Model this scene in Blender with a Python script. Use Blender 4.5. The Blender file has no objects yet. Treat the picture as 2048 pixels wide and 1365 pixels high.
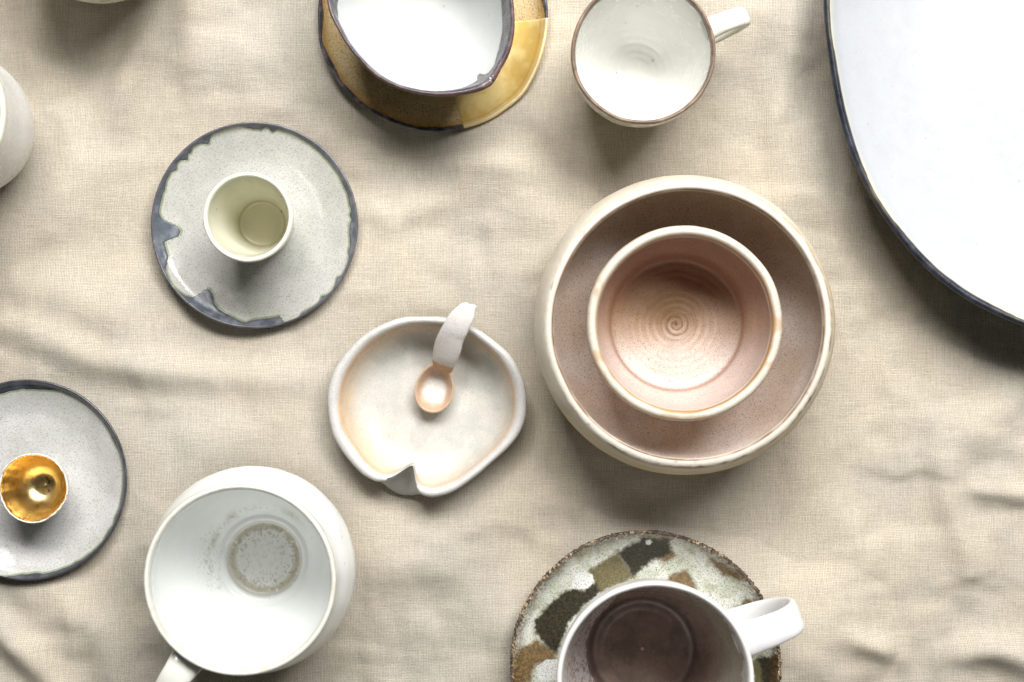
import bpy, math, random
import numpy as np
from mathutils import Vector

# ------------------------------------------------------------------ camera
scene = bpy.context.scene
C = scene.collection
CAM_D = 0.80                      # metres above the cloth
MPP = 0.00025                     # metres per photo pixel on the cloth
cam_data = bpy.data.cameras.new('camera')
cam = bpy.data.objects.new('camera', cam_data)
C.objects.link(cam)
cam.location = (0, 0, CAM_D)
cam.rotation_euler = (0, 0, 0)
cam_data.sensor_width = 36
cam_data.lens = 36 * CAM_D / (2048 * MPP)
cam_data.clip_start = 0.01
cam_data.clip_end = 20
cam_data.dof.use_dof = True
cam_data.dof.focus_distance = CAM_D - 0.022
cam_data.dof.aperture_fstop = 9.0
scene.camera = cam

# ------------------------------------------------------------------ light
world = bpy.data.worlds.new('World')
scene.world = world
world.use_nodes = True
bg = world.node_tree.nodes['Background']
bg.inputs[0].default_value = (0.88, 1.0, 0.94, 1)
bg.inputs[1].default_value = 0.045

def area(name, loc, target, sx, sy, power, col):
    l = bpy.data.lights.new(name, 'AREA')
    l.shape = 'RECTANGLE'; l.size = sx; l.size_y = sy
    l.energy = power; l.color = col
    o = bpy.data.objects.new(name, l); C.objects.link(o)
    o.location = loc
    o.rotation_euler = (Vector(target) - Vector(loc)).to_track_quat('-Z', 'Y').to_euler()
    return o
def polar(az, el, d):
    a, e = math.radians(az), math.radians(el)
    return (d*math.cos(e)*math.cos(a), d*math.cos(e)*math.sin(a), d*math.sin(e))
# two windows: the nearer one up to the right throws the main shadows, the other fills from the upper left
area('window_light', polar(66, 51, 1.7), (0, 0, 0), 1.10, 0.62, 49, (1.0, 0.985, 0.965))
area('window_light', polar(106, 50, 1.7), (0, 0, 0), 0.36, 0.48, 14.5, (1.0, 0.985, 0.965))

scene.render.engine = 'CYCLES'
scene.view_settings.view_transform = 'Standard'
scene.view_settings.look = 'None'
scene.view_settings.exposure = 0
scene.view_settings.gamma = 1

# ------------------------------------------------------------------ maths helpers
PI = math.pi
MM = 0.001
def P(px, py, z=0.0):
    """photo pixel -> place at height z (metres)"""
    s = MPP * (CAM_D - z) / CAM_D
    return (px - 1024) * s, (682.5 - py) * s

def lin(r, g, b):
    def f(c):
        c /= 255.0
        return c / 12.92 if c <= 0.04045 else ((c + 0.055) / 1.055) ** 2.4
    return np.array([f(r), f(g), f(b)])

def _h(ix, iy, iz, seed):
    n = (ix * 374761393 + iy * 668265263 + iz * 2147483647 + seed * 974711) & 0xffffffff
    n = ((n ^ (n >> 13)) * 1274126177) & 0xffffffff
    n = ((n ^ (n >> 16)) * 2246822519) & 0xffffffff
    return ((n ^ (n >> 15)) & 0xffff) / 65535.0
def vnoise(x, y, z=None, seed=0):
    x = np.asarray(x, float); y = np.asarray(y, float)
    z = np.zeros_like(x) if z is None else np.asarray(z, float)
    fx, fy, fz = np.floor(x), np.floor(y), np.floor(z)
    ix, iy, iz = fx.astype(np.int64), fy.astype(np.int64), fz.astype(np.int64)
    u, v, w = x - fx, y - fy, z - fz
    u = u*u*(3-2*u); v = v*v*(3-2*v); w = w*w*(3-2*w)
    def L(a, b, t): return a + (b - a) * t
    r = []
    for dz in (0, 1):
        r.append(L(L(_h(ix, iy, iz+dz, seed), _h(ix+1, iy, iz+dz, seed), u),
                   L(_h(ix, iy+1, iz+dz, seed), _h(ix+1, iy+1, iz+dz, seed), u), v))
    return L(r[0], r[1], w)
def fbm(x, y, z=None, seed=0, octv=4):
    s = 0; a = 0.5; t = 0
    zz = z
    for o in range(octv):
        s = s + a * vnoise(x, y, zz, seed + o * 17); t += a
        x = x * 2.03 + 3.1; y = y * 2.03 + 1.7
        zz = None if zz is None else zz * 2.03 + 0.9
        a *= 0.5
    return s / t
def sst(a, b, x):
    t = np.clip((x - a) / (b - a), 0, 1)
    return t*t*(3-2*t)
def mixc(c, d, f):
    f = np.asarray(f)[..., None]
    return c * (1 - f) + np.asarray(d) * f
def spline(pts, n):
    """Catmull-Rom through pts, resampled at n points evenly by arc length"""
    p = np.array(pts, float)
    q = np.vstack([2*p[0]-p[1], p, 2*p[-1]-p[-2]])
    out = []
    for i in range(1, len(q) - 2):
        p0, p1, p2, p3 = q[i-1], q[i], q[i+1], q[i+2]
        # centripetal
        d1 = max(np.linalg.norm(p1-p0), 1e-6)**.5; d2 = max(np.linalg.norm(p2-p1), 1e-6)**.5; d3 = max(np.linalg.norm(p3-p2), 1e-6)**.5
        m1 = (p1-p0)/d1 - (p2-p0)/(d1+d2) + (p2-p1)/d2
        m2 = (p2-p1)/d2 - (p3-p1)/(d2+d3) + (p3-p2)/d3
        m1 = m1*d2; m2 = m2*d2
        t = np.linspace(0, 1, 24, endpoint=False)[:, None]
        out.append((2*t**3-3*t**2+1)*p1 + (t**3-2*t**2+t)*m1 + (-2*t**3+3*t**2)*p2 + (t**3-t**2)*m2)
    out.append(q[-2][None]); o = np.vstack(out)
    s = np.concatenate([[0], np.cumsum(np.linalg.norm(np.diff(o, axis=0), axis=1))])
    u = np.linspace(0, s[-1], n)
    return np.stack([np.interp(u, s, o[:, k]) for k in range(o.shape[1])], 1)

# ------------------------------------------------------------------ mesh helpers
def grid_faces(nu, nv, wrap):
    """nu rows x nv columns; wrap closes the columns"""
    i = np.arange(nu - 1)[:, None]
    j = np.arange(nv if wrap else nv - 1)[None, :]
    k = (j + 1) % nv
    return np.stack([i*nv + j, i*nv + k, (i+1)*nv + k, (i+1)*nv + j], -1).reshape(-1, 4)

def make_mesh(name, V, F, col=None, metal=None, caps=()):
    V = np.ascontiguousarray(V.reshape(-1, 3)); nq = len(F)
    me = bpy.data.meshes.new(name)
    ncap = sum(len(c) for c in caps)
    me.vertices.add(len(V)); me.vertices.foreach_set('co', V.astype(np.float32).ravel())
    me.loops.add(nq * 4 + ncap)
    idx = F.ravel()
    starts = np.arange(nq) * 4; tot = np.full(nq, 4)
    for c in caps:
        starts = np.append(starts, len(idx)); tot = np.append(tot, len(c)); idx = np.concatenate([idx, np.array(c)])
    me.loops.foreach_set('vertex_index', idx.astype(np.int32))
    me.polygons.add(len(starts))
    me.polygons.foreach_set('loop_start', starts.astype(np.int32))
    me.polygons.foreach_set('loop_total', tot.astype(np.int32))
    me.polygons.foreach_set('use_smooth', np.ones(len(starts), bool))
    me.update(calc_edges=True)
    if col is not None:
        a = me.attributes.new('Col', 'FLOAT_COLOR', 'POINT')
        c = np.ones((len(V), 4), np.float32); c[:, :3] = np.clip(np.broadcast_to(col, (*np.shape(col)[:-1], 3)).reshape(-1, 3) if np.ndim(col) > 1 else col, 0, 1)
        a.data.foreach_set('color', c.ravel())
    if metal is not None:
        a = me.attributes.new('Metal', 'FLOAT', 'POINT')
        a.data.foreach_set('value', np.asarray(metal, np.float32).ravel())
    return me
def link(name, me, mat, parent=None):
    o = bpy.data.objects.new(name, me); C.objects.link(o)
    me.materials.append(mat)
    if parent: o.parent = parent
    return o
def thing(name, label, cat, loc, group=None):
    o = bpy.data.objects.new(name, None); C.objects.link(o)
    o.location = loc; o.empty_display_size = 0.02
    o['label'] = label; o['category'] = cat
    if group: o['group'] = group
    return o

# ------------------------------------------------------------------ materials
class NT:
    def __init__(s, name):
        s.m = bpy.data.materials.new(name); s.m.use_nodes = True
        s.t = s.m.node_tree; s.b = s.t.nodes['Principled BSDF']
    def n(s, typ, **kw):
        nd = s.t.nodes.new(typ)
        for k, v in kw.items(): setattr(nd, k, v)
        return nd
    def put(s, sock, v):
        if isinstance(v, bpy.types.NodeSocket): s.t.links.new(v, sock)
        elif isinstance(v, (tuple, list, np.ndarray)) and len(v) == 3 and sock.type == 'RGBA': sock.default_value = (*v, 1)
        else: sock.default_value = v
    def math(s, op, a, b=0.0, c=None, clamp=False):
        nd = s.n('ShaderNodeMath', operation=op, use_clamp=clamp)
        s.put(nd.inputs[0], a); s.put(nd.inputs[1], b)
        if c is not None: s.put(nd.inputs[2], c)
        return nd.outputs[0]
    def mix(s, f, a, b, typ='MIX'):
        nd = s.n('ShaderNodeMix', data_type='RGBA', blend_type=typ)
        s.put(nd.inputs[0], f); s.put(nd.inputs[6], a); s.put(nd.inputs[7], b)
        return nd.outputs[2]
    def obj(s): return s.n('ShaderNodeTexCoord').outputs['Object']
    def mapping(s, v, sc):
        nd = s.n('ShaderNodeMapping'); s.put(nd.inputs[0], v); nd.inputs[3].default_value = sc
        return nd.outputs[0]
    def noise(s, v, scale, detail=2, rough=.5, dist=0):
        nd = s.n('ShaderNodeTexNoise'); s.put(nd.inputs['Vector'], v)
        nd.inputs['Scale'].default_value = scale; nd.inputs['Detail'].default_value = detail
        nd.inputs['Roughness'].default_value = rough; nd.inputs['Distortion'].default_value = dist
        return nd.outputs[0]
    def rng(s, v, a, b, c=0, d=1):
        nd = s.n('ShaderNodeMapRange', clamp=True, interpolation_type='SMOOTHSTEP')
        s.put(nd.inputs[0], v)
        for k, x in zip((1, 2, 3, 4), (a, b, c, d)): s.put(nd.inputs[k], x)
        return nd.outputs[0]
    def bump(s, h, dist, strength=1.0, normal=None):
        nd = s.n('ShaderNodeBump'); s.put(nd.inputs['Height'], h)
        nd.inputs['Distance'].default_value = dist; nd.inputs['Strength'].default_value = strength
        if normal: s.put(nd.inputs['Normal'], normal)
        return nd.outputs[0]

def ceramic(name, rough=.3, speck=0.0, speck_col=(.05,.04,.03), fine=.06, grain=0.0, relief=.00006,
            coat=0.0, metal=False, rings=0.0, ring_pitch=2.6, rough_var=.08, mottle=.05, speck_size=1.0, spec=.5):
    t = NT(name); b = t.b; o = t.obj()
    col = t.n('ShaderNodeAttribute', attribute_name='Col').outputs['Color']
    n1 = t.noise(o, 2600, 2, .6)                         # clay body, under half a millimetre
    col = t.mix(1.0, col, t.rng(n1, .25, .75, 1 - fine, 1 + fine), 'MULTIPLY')
    n0 = t.noise(o, 90, 4, .6)
    col = t.mix(1.0, col, t.rng(n0, .3, .7, 1 - mottle, 1 + mottle), 'MULTIPLY')
    if grain > 0:                                        # iron speckles, dense and tiny
        g = t.rng(t.noise(o, 1500, 2, .6), .53, .63)
        col = t.mix(t.math('MULTIPLY', g, grain), col, speck_col)
    if speck > 0:                                        # sparse larger specks
        v = t.n('ShaderNodeTexVoronoi'); t.put(v.inputs['Vector'], o); v.inputs['Scale'].default_value = 420 / speck_size
        v.inputs['Randomness'].default_value = 1
        size = t.math('MULTIPLY', v.outputs['Color'], .30)
        msk = t.math('LESS_THAN', v.outputs['Distance'], t.math('SUBTRACT', size, .12))
        col = t.mix(t.math('MULTIPLY', msk, speck), col, speck_col)
    t.put(b.inputs['Base Color'], col)
    rr = t.rng(t.noise(o, 160, 3), .3, .7, max(rough - rough_var, .03), rough + rough_var)
    t.put(b.inputs['Roughness'], rr)
    b.inputs['Specular IOR Level'].default_value = spec
    b.inputs['Coat Weight'].default_value = coat
    b.inputs['Coat Roughness'].default_value = .08
    h = t.math('ADD', t.noise(o, 240, 3), t.math('MULTIPLY', n1, .25))
    nrm = t.bump(h, relief, 1.0)
    if rings > 0:
        sep = t.n('ShaderNodeSeparateXYZ'); t.put(sep.inputs[0], o)
        x, y = sep.outputs[0], sep.outputs[1]
        r = t.math('SQRT', t.math('ADD', t.math('MULTIPLY', x, x), t.math('MULTIPLY', y, y)))
        r = t.math('ADD', r, t.math('MULTIPLY', t.noise(o, 45, 2), .0022))
        th = t.math('ARCTAN2', y, x)
        ph = t.math('ADD', t.math('MULTIPLY', r, 2 * PI / (ring_pitch * MM)), th)
        w = t.math('MULTIPLY', t.math('SINE', ph), t.rng(r, .001, .005))
        w2 = t.math('MULTIPLY', t.math('SINE', t.math('MULTIPLY', ph, 2.7)), .25)
        nrm = t.bump(w, rings, 1.0, nrm)
    t.put(b.inputs['Normal'], nrm)
    if metal:
        t.put(b.inputs['Metallic'], t.n('ShaderNodeAttribute', attribute_name='Metal').outputs['Fac'])
    return t.m

def linen():
    t = NT('linen'); b = t.b; o = t.obj()
    pitch = .00076
    wob = t.n('ShaderNodeTexNoise'); t.put(wob.inputs['Vector'], o); wob.inputs['Scale'].default_value = 60; wob.inputs['Detail'].default_value = 3
    off = t.n('ShaderNodeVectorMath', operation='SCALE'); t.put(off.inputs[0], wob.outputs['Color']); off.inputs['Scale'].default_value = .0022
    wc = t.n('ShaderNodeVectorMath', operation='ADD'); t.put(wc.inputs[0], o); t.put(wc.inputs[1], off.outputs[0])
    sep = t.n('ShaderNodeSeparateXYZ'); t.put(sep.inputs[0], wc.outputs[0])
    x = t.math('MULTIPLY', sep.outputs[0], 1/pitch); y = t.math('MULTIPLY', sep.outputs[1], 1/(pitch*1.04))
    cx = t.math('ABSOLUTE', t.math('COSINE', t.math('MULTIPLY', x, PI)))
    cy = t.math('ABSOLUTE', t.math('COSINE', t.math('MULTIPLY', y, PI)))
    over = t.math('MULTIPLY', t.math('SINE', t.math('MULTIPLY', x, PI)), t.math('SINE', t.math('MULTIPLY', y, PI)))
    warp = t.noise(t.mapping(wc.outputs[0], (1/pitch, 75, 1)), 1.0, 2, .6)        # thick and thin warp threads
    weft = t.noise(t.mapping(wc.outputs[0], (75, 1/pitch, 1)), 1.0, 2, .6)
    a = t.math('MULTIPLY', cx, t.math('ADD', t.math('MULTIPLY', over, .5), t.math('ADD', warp, .25)))
    c = t.math('MULTIPLY', cy, t.math('ADD', t.math('MULTIPLY', over, -.5), t.math('ADD', weft, .1)))
    h = t.math('MAXIMUM', a, c)
    slub = t.noise(o, 1400, 3, .7)
    base = t.mix(t.rng(t.noise(o, 9, 4, .6), .35, .65), lin(199, 192, 179), lin(208, 197, 179))
    base = t.mix(t.rng(h, .12, .62), t.mix(1.0, base, (.50, .47, .40), 'MULTIPLY'), base)
    base = t.mix(1.0, base, t.rng(warp, .2, .8, .93, 1.07), 'MULTIPLY')
    base = t.mix(1.0, base, t.rng(weft, .2, .8, .95, 1.05), 'MULTIPLY')
    base = t.mix(1.0, base, t.rng(slub, .25, .75, .86, 1.14), 'MULTIPLY')
    t.put(b.inputs['Base Color'], base)
    b.inputs['Roughness'].default_value = .95
    b.inputs['Specular IOR Level'].default_value = .12
    b.inputs['Sheen Weight'].default_value = .08
    hh = t.math('ADD', h, t.math('MULTIPLY', slub, .5))
    crinkle = t.bump(t.noise(o, 45, 5, .6, .4), .0010, 1.0)
    t.put(b.inputs['Normal'], t.bump(hh, .00034, 1.0, crinkle))
    return t.m

# ------------------------------------------------------------------ thrown ware
TH_N = 360
class Ware:
    """profile in mm from the inner centre, over the lip and under the foot; outline = radius (mm) by angle"""
    def __init__(s, pts, R, seed, outline=None, wobble=.006, zwob=.25, deform=None, pow=1.6, n=420):
        pts = np.array(pts, float); pts[:, 0] *= R / pts[:, 0].max()
        s.prof = spline(pts, n); s.prof[:, 0] = np.clip(s.prof[:, 0], .02, None)
        s.T = np.linspace(0, 1, n); s.R = R; s.seed = seed; s.outline = outline
        s.wobble = wobble; s.zwob = zwob; s.deform = deform; s.pow = pow
        s.H = s.prof[:, 1].max(); s.tlip = s.T[np.argmax(s.prof[:, 1])]
        d = np.gradient(s.prof, axis=0); l = np.linalg.norm(d, axis=1)[:, None]; d = d / np.maximum(l, 1e-9)
        s.nor = np.stack([-d[:, 1], d[:, 0]], 1)            # points out of the clay (inside: up)
        i = np.argmax(s.prof[:, 1]); s.tin_r = s.prof[:i, 0]; s.tin_t = s.T[:i]
    def scale(s, TH):
        f = 1.0
        if s.outline is not None: f = s.outline(TH) / s.R
        k = 2*PI
        w = (fbm(2.2*np.cos(TH)+9, 2.2*np.sin(TH)+5, seed=s.seed, octv=3) - .5) * 2 * s.wobble
        return f * (1 + w)
    def t_of_r(s, r):                                       # inner side only, undeformed radius in mm
        return np.interp(r, s.tin_r, s.tin_t)
    def t_out(s, z):                                        # outer side t at height z
        i = np.argmax(s.prof[:, 1]); zz = s.prof[i:, 1]; tt = s.T[i:]
        k = np.argmax(zz <= z)
        return tt[k]
    def ev(s, T, TH, off=0.0):
        r = np.interp(T, s.T, s.prof[:, 0]); z = np.interp(T, s.T, s.prof[:, 1])
        nr = np.interp(T, s.T, s.nor[:, 0]); nz = np.interp(T, s.T, s.nor[:, 1])
        r = r + nr * off; z = z + nz * off
        w = np.clip(r / s.R, 0, 1) ** s.pow
        sc = 1 + w * (s.scale(TH) - 1)
        zw = (fbm(1.7*np.cos(TH)+3, 1.7*np.sin(TH)+8, seed=s.seed+5, octv=2) - .5) * 2 * s.zwob
        z = z + zw * np.clip(z / s.H, 0, 1) ** 2 * np.clip(r / s.R, 0, 1)
        x = r * sc * np.cos(TH); y = r * sc * np.sin(TH)
        if s.deform: x, y, z = s.deform(x, y, z, T, TH, s)
        return x, y, z
    def patch(s, name, mat, parent, paint, t0=0.0, t1=1.0, nt=130, off=0.0, feather=None, wrap=True, th=None, metal=None):
        if th is None:
            TH = np.broadcast_to(np.linspace(0, 2*PI, TH_N, endpoint=False)[None], (nt, TH_N))
            a = t0(TH[0]) if callable(t0) else t0; b = t1(TH[0]) if callable(t1) else t1
            u = np.linspace(0, 1, nt)[:, None]
            if not callable(t0) and not callable(t1) and t0 == 0.0 and t1 == 1.0:
                k = int(nt*.74); u = np.concatenate([np.linspace(0, s.tlip, k, endpoint=False), np.linspace(s.tlip, 1, nt-k)])[:, None]
            T = a + (b - a) * u if np.ndim(a) or np.ndim(b) else np.broadcast_to((t0 + (t1 - t0) * u), (nt, TH_N))
            T = np.broadcast_to(T, (nt, TH_N))
            U = np.broadcast_to(u, T.shape); Vv = np.full(T.shape, .5)
        else:
            T, TH, U, Vv = th
        o = off
        if off and feather:
            e = np.minimum(sst(0, feather, U), sst(0, feather, 1 - U))
            if th is not None: e = np.minimum(e, np.minimum(sst(0, .02, Vv), sst(0, .02, 1 - Vv)))
            o = off * (e * 1.35 - .35)
        x, y, z = s.ev(T, TH, o)
        V = np.stack([x, y, z], -1) * MM
        F = grid_faces(T.shape[0], T.shape[1], wrap)
        F = F[:, ::-1]
        caps = []
        if t0 is 0.0 or (not callable(t0) and t0 == 0.0 and th is None): caps.append(list(range(T.shape[1]))[::1])
        if not callable(t1) and t1 == 1.0 and th is None: n0 = (T.shape[0]-1) * T.shape[1]; caps.append(list(range(n0, n0 + T.shape[1]))[::-1])
        r = np.hypot(x, y)
        col = paint(dict(x=x, y=y, z=z, r=r, t=T, th=TH, u=U, inn=T < s.tlip, w=s))
        me = make_mesh(name, V, F, col, None if metal is None else np.full(T.shape, metal), caps)
        return link(name, me, mat, parent)

def outline_px(pts, cx, cy, z, closed_r=None):
    """traced rim points -> radius (mm) by angle about the centre, at the rim's own height"""
    c = P(cx, cy, z)
    th = []; rr = []
    for px, py in pts:
        q = P(px, py, z); dx, dy = q[0]-c[0], q[1]-c[1]
        th.append(math.atan2(dy, dx) % (2*PI)); rr.append(math.hypot(dx, dy) / MM)
    i = np.argsort(th); th = np.array(th)[i]; rr = np.array(rr)[i]
    th = np.concatenate([th[-3:] - 2*PI, th, th[:3] + 2*PI]); rr = np.concatenate([rr[-3:], rr, rr[:3]])
    return lambda a: np.interp(np.mod(a, 2*PI), th, rr)
def smooth_fn(f, width=.08):
    a = np.linspace(0, 2*PI, 1440, endpoint=False); v = f(a)
    k = int(width / (2*PI) * 1440) | 1
    ker = np.hanning(k + 2)[1:-1]; ker /= ker.sum()
    vv = np.convolve(np.concatenate([v[-k:], v, v[:k]]), ker, 'same')[k:-k]
    aa = np.append(a, 2*PI); vv = np.append(vv, vv[0])
    return lambda x: np.interp(np.mod(x, 2*PI), aa, vv)

def flat(c, var=.03, seed=0, sc=.12):
    c = np.asarray(c)
    return lambda q: c * (1 + var * 2 * (fbm(q['x']*sc, q['y']*sc, q['z']*sc, seed) - .5))[..., None]

def strap(name, mat, parent, pts, width, thick, side, col, n=70, m=28, sq=2.6):
    """handle: centre line pts (mm), width across 'side', rounded-strap section"""
    c = spline(pts, n); d = np.gradient(c, axis=0); d /= np.linalg.norm(d, axis=1)[:, None]
    s = np.array(side, float); s /= np.linalg.norm(s)
    up = np.cross(d, s); up /= np.linalg.norm(up, axis=1)[:, None]
    u = np.linspace(0, 1, n)
    wd = np.interp(u, np.linspace(0, 1, len(width)), width); tk = np.interp(u, np.linspace(0, 1, len(thick)), thick)
    a = np.linspace(0, 2*PI, m, endpoint=False)
    ca = np.sign(np.cos(a)) * np.abs(np.cos(a)) ** (2/sq); sa = np.sign(np.sin(a)) * np.abs(np.sin(a)) ** (2/sq)
    V = c[:, None] + s[None, None] * (wd[:, None] / 2 * ca)[..., None] + up[:, None] * (tk[:, None] / 2 * sa)[..., None]
    V = V + (fbm(V[..., 0]*.2, V[..., 1]*.2, V[..., 2]*.2, 77, 2) - .5)[..., None] * .5
    F = grid_faces(n, m, True)
    me = make_mesh(name, V * MM, F, np.broadcast_to(np.asarray(col), (*V.shape[:2], 3)), None,
                   [list(range(m))[::-1], list(range((n-1)*m, n*m))])
    return link(name, me, mat, parent)

def radial_handle(name, mat, parent, phi, prof, width, thick, col, skew=0):
    c, s_ = math.cos(phi), math.sin(phi)
    pts = [(r*c, r*s_, z) for r, z in prof]
    return strap(name, mat, parent, pts, width, thick, (-s_, c, skew), col)

# ------------------------------------------------------------------ materials in use
M_linen = linen()
M_wood = None
M_white_gloss = ceramic('white_gloss_glaze', rough=.14, speck=.25, fine=.015, relief=.00004, mottle=.02, speck_size=2.4, speck_col=(.3,.26,.2))
M_white_satin = ceramic('white_satin_glaze', rough=.30, speck=.3, fine=.02, relief=.00005, mottle=.02, speck_size=2.2, speck_col=(.3,.26,.2))
M_white_rings = ceramic('white_thrown_glaze', rough=.22, speck=.35, fine=.02, relief=.00005, rings=.00005, ring_pitch=3.4, mottle=.02, speck_size=2.4, speck_col=(.25,.2,.16))
M_celadon = ceramic('celadon_glaze', rough=.16, speck=.7, fine=.02, relief=.00004, mottle=.03, speck_size=2.6)
M_saucer = ceramic('speckled_grey_glaze', rough=.15, coat=.35, speck=.55, grain=.42, speck_col=(.14,.13,.12), fine=.06, relief=.00006)
M_blue = ceramic('blue_black_glaze', rough=.22, coat=.2, fine=.08, relief=.00010, mottle=.16)
M_darkrim = ceramic('dark_rim_glaze', rough=.30, fine=.10, relief=.00012, mottle=.2)
M_brownrim = ceramic('brown_iron_rim', rough=.34, fine=.16, relief=.00012, mottle=.2)
M_ochre = ceramic('ochre_speckled_glaze', rough=.30, speck=.5, grain=.6, speck_col=(.13,.07,.02), fine=.10, relief=.00007, metal=False)
M_gold_patch = ceramic('gold_lustre', rough=.36, fine=.07, relief=.00010, metal=True, mottle=.06)
M_gold = ceramic('bright_gold_lustre', rough=.30, fine=.02, relief=.00002, metal=True, mottle=.10, rough_var=.05)
M_shell = ceramic('matt_porcelain', rough=.6, fine=.03, relief=.00008)
M_stone = ceramic('unglazed_speckled_stoneware', rough=.62, speck=.30, grain=.24, speck_col=(.22,.19,.17), fine=.08, relief=.00012)
M_stone_in = ceramic('satin_dish_glaze', rough=.34, speck=.25, grain=.28, speck_col=(.27,.27,.24), fine=.05, relief=.00008)
M_pink = ceramic('dusky_pink_stoneware', rough=.55, speck=.75, grain=.45, speck_col=(.07,.045,.03), fine=.10, relief=.00014)
M_cream = ceramic('cream_matt_glaze', rough=.42, speck=.35, grain=.16, speck_col=(.30,.20,.11), fine=.06, relief=.00012)
M_pink_rings = ceramic('pink_thrown_stoneware', rough=.42, speck=.55, grain=.40, speck_col=(.10,.055,.03), fine=.10, relief=.00012, rings=.000035, ring_pitch=3.3)
M_camo = ceramic('patterned_rough_glaze', rough=.34, speck=.8, grain=.6, speck_col=(.09,.055,.02), fine=.16, relief=.00016)
M_crust = ceramic('crusty_rim', rough=.6, speck=.9, grain=.8, speck_col=(.02,.015,.012), fine=.4, relief=.0005, mottle=.4)
M_dark_in = ceramic('dark_brown_interior_glaze', rough=.24, speck=.4, grain=.25, speck_col=(.20,.15,.12), fine=.08, relief=.00008, rings=.00003, ring_pitch=4.6)

# ------------------------------------------------------------------ table and cloth
feet = []   # (x, y, r) of everything that presses the cloth flat
def rest(px, py, z, r): 
    x, y = P(px, py, z); feet.append((x, y, r * MM)); return x, y

def build_cloth():
    nx, ny = 560, 430
    def axis(n, core, full):
        a = np.linspace(-1, 1, n); k = .86
        v = np.where(np.abs(a) < k, a / k * core, np.sign(a) * (core + (np.abs(a) - k) / (1 - k) * (full - core)))
        return v
    X, Y = np.meshgrid(axis(nx, .31, .75), axis(ny, .23, .6), indexing='xy')
    h = np.zeros_like(X)
    # wandering low folds
    wx = X + .02 * (fbm(X*9, Y*9, seed=3) - .5); wy = Y + .02 * (fbm(X*9, Y*9, seed=4) - .5)
    h += 30.0 * MM * (fbm(wx*13, wy*13, seed=11, octv=2) - .38).clip(0)
    n2 = fbm(wx*20+4, wy*36, seed=21, octv=3); h += 2.2 * MM * sst(.35, .75, n2)
    n3 = fbm(wx*34+4, wy*15, seed=31, octv=3); h += 2.6 * MM * sst(.35, .75, n3)
    def ridge(pts, w, hh, sharp=1.0):
        nonlocal h
        q = spline([P(*p) for p in pts], 60)
        d = np.full(X.shape, 9.0); tt = np.zeros(X.shape)
        for k in range(len(q) - 1):
            a, b = q[k], q[k+1]; ab = b - a; L2 = (ab**2).sum()
            t = np.clip(((X-a[0])*ab[0] + (Y-a[1])*ab[1]) / L2, 0, 1)
            dd = np.hypot(X - a[0] - t*ab[0], Y - a[1] - t*ab[1])
            m = dd < d; d = np.where(m, dd, d); tt = np.where(m, (k + t) / (len(q)-1), tt)
        h += 1.35 * hh * MM * np.exp(-(d / (w*MM)) ** 2 * sharp) * np.sin(PI * (.08 + .84*tt)) ** .7
    ridge([(-60, 640), (60, 662), (200, 722), (420, 748), (620, 760)], 9, 5.5)
    ridge([(-60, 560), (120, 590), (260, 650)], 12, 3)
    ridge([(-80, 1180), (20, 1270), (90, 1330), (150, 1420)], 8, 6)
    ridge([(300, -60), (296, 60), (262, 150), (250, 240)], 7, 4.0)
    ridge([(370, -60), (390, 60), (400, 160)], 8, 4.0)
    ridge([(90, -40), (80, 70), (60, 140)], 8, 3.5)
    ridge([(1040, 230), (1110, 270), (1160, 340), (1180, 420)], 9, 4.2)
    ridge([(1290, 270), (1250, 330), (1230, 400)], 8, 3.0)
    ridge([(1560, -40), (1570, 120), (1540, 300)], 10, 3.6)
    ridge([(1620, 200), (1650, 420), (1700, 560)], 10, 2.5)
    ridge([(1870, 860), (1895, 1000), (1930, 1130), (1925, 1180)], 8, 5)
    ridge([(1690, 1270), (1745, 1290), (1790, 1312)], 6, 4.5)
    ridge([(1900, 1310), (1990, 1300), (2100, 1345)], 8, 6)
    ridge([(1930, 980), (2000, 985), (2100, 1000)], 6, 3.6)
    ridge([(720, 420), (800, 430), (900, 400)], 9, 3.5)
    ridge([(740, 480), (850, 500), (960, 560)], 10, 2.6)
    ridge([(880, 330), (980, 330), (1100, 350)], 8, 3.0)
    ridge([(130, 1195), (210, 1270), (240, 1380)], 9, 4)
    ridge([(680, 1080), (800, 1130), (960, 1100)], 12, 2.6)
    ridge([(1640, 980), (1700, 1080), (1700, 1200)], 12, 2.5)
    ridge([(2060, 760), (1980, 840), (1900, 880)], 10, 3)
    for fx, fy, fr in feet:
        d = np.hypot(X - fx, Y - fy)
        h *= sst(fr + .001, fr + .016, d)
        q = (d - fr - .001).clip(0); cap = .12 * q + 22 * q * q + 1e-7
        h = h / (1 + (h / cap) ** 2) ** .5
    edge = sst(.40, .33, np.abs(X)) * 0 + 1
    h = h.clip(0) + .0006
    V = np.stack([X, Y, h - .0006], -1)
    F = grid_faces(ny, nx, False)
    me = make_mesh('tablecloth', V, F)
    o = link('tablecloth', me, M_linen)
    o['label'] = 'creased beige linen tablecloth spread under all the ceramics'; o['category'] = 'tablecloth'
    so = o.modifiers.new('thickness', 'SOLIDIFY'); so.thickness = .0006; so.offset = -1
    t = NT('table_wood'); ob = t.obj()
    t.put(t.b.inputs['Base Color'], t.mix(t.noise(t.mapping(ob, (3, 40, 3)), 2, 4), (.16, .09, .05), (.28, .17, .09)))
    t.b.inputs['Roughness'].default_value = .5
    import bmesh
    bm = bmesh.new(); bmesh.ops.create_cube(bm, size=1)
    for v in bm.verts: v.co.x *= 1.6; v.co.y *= 1.3; v.co.z = v.co.z * .03 - .0157
    bmesh.ops.bevel(bm, geom=bm.edges[:], offset=.004, segments=3, affect='EDGES')
    me = bpy.data.meshes.new('table'); bm.to_mesh(me); bm.free()
    tb = link('table', me, t.m); tb['kind'] = 'structure'

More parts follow.
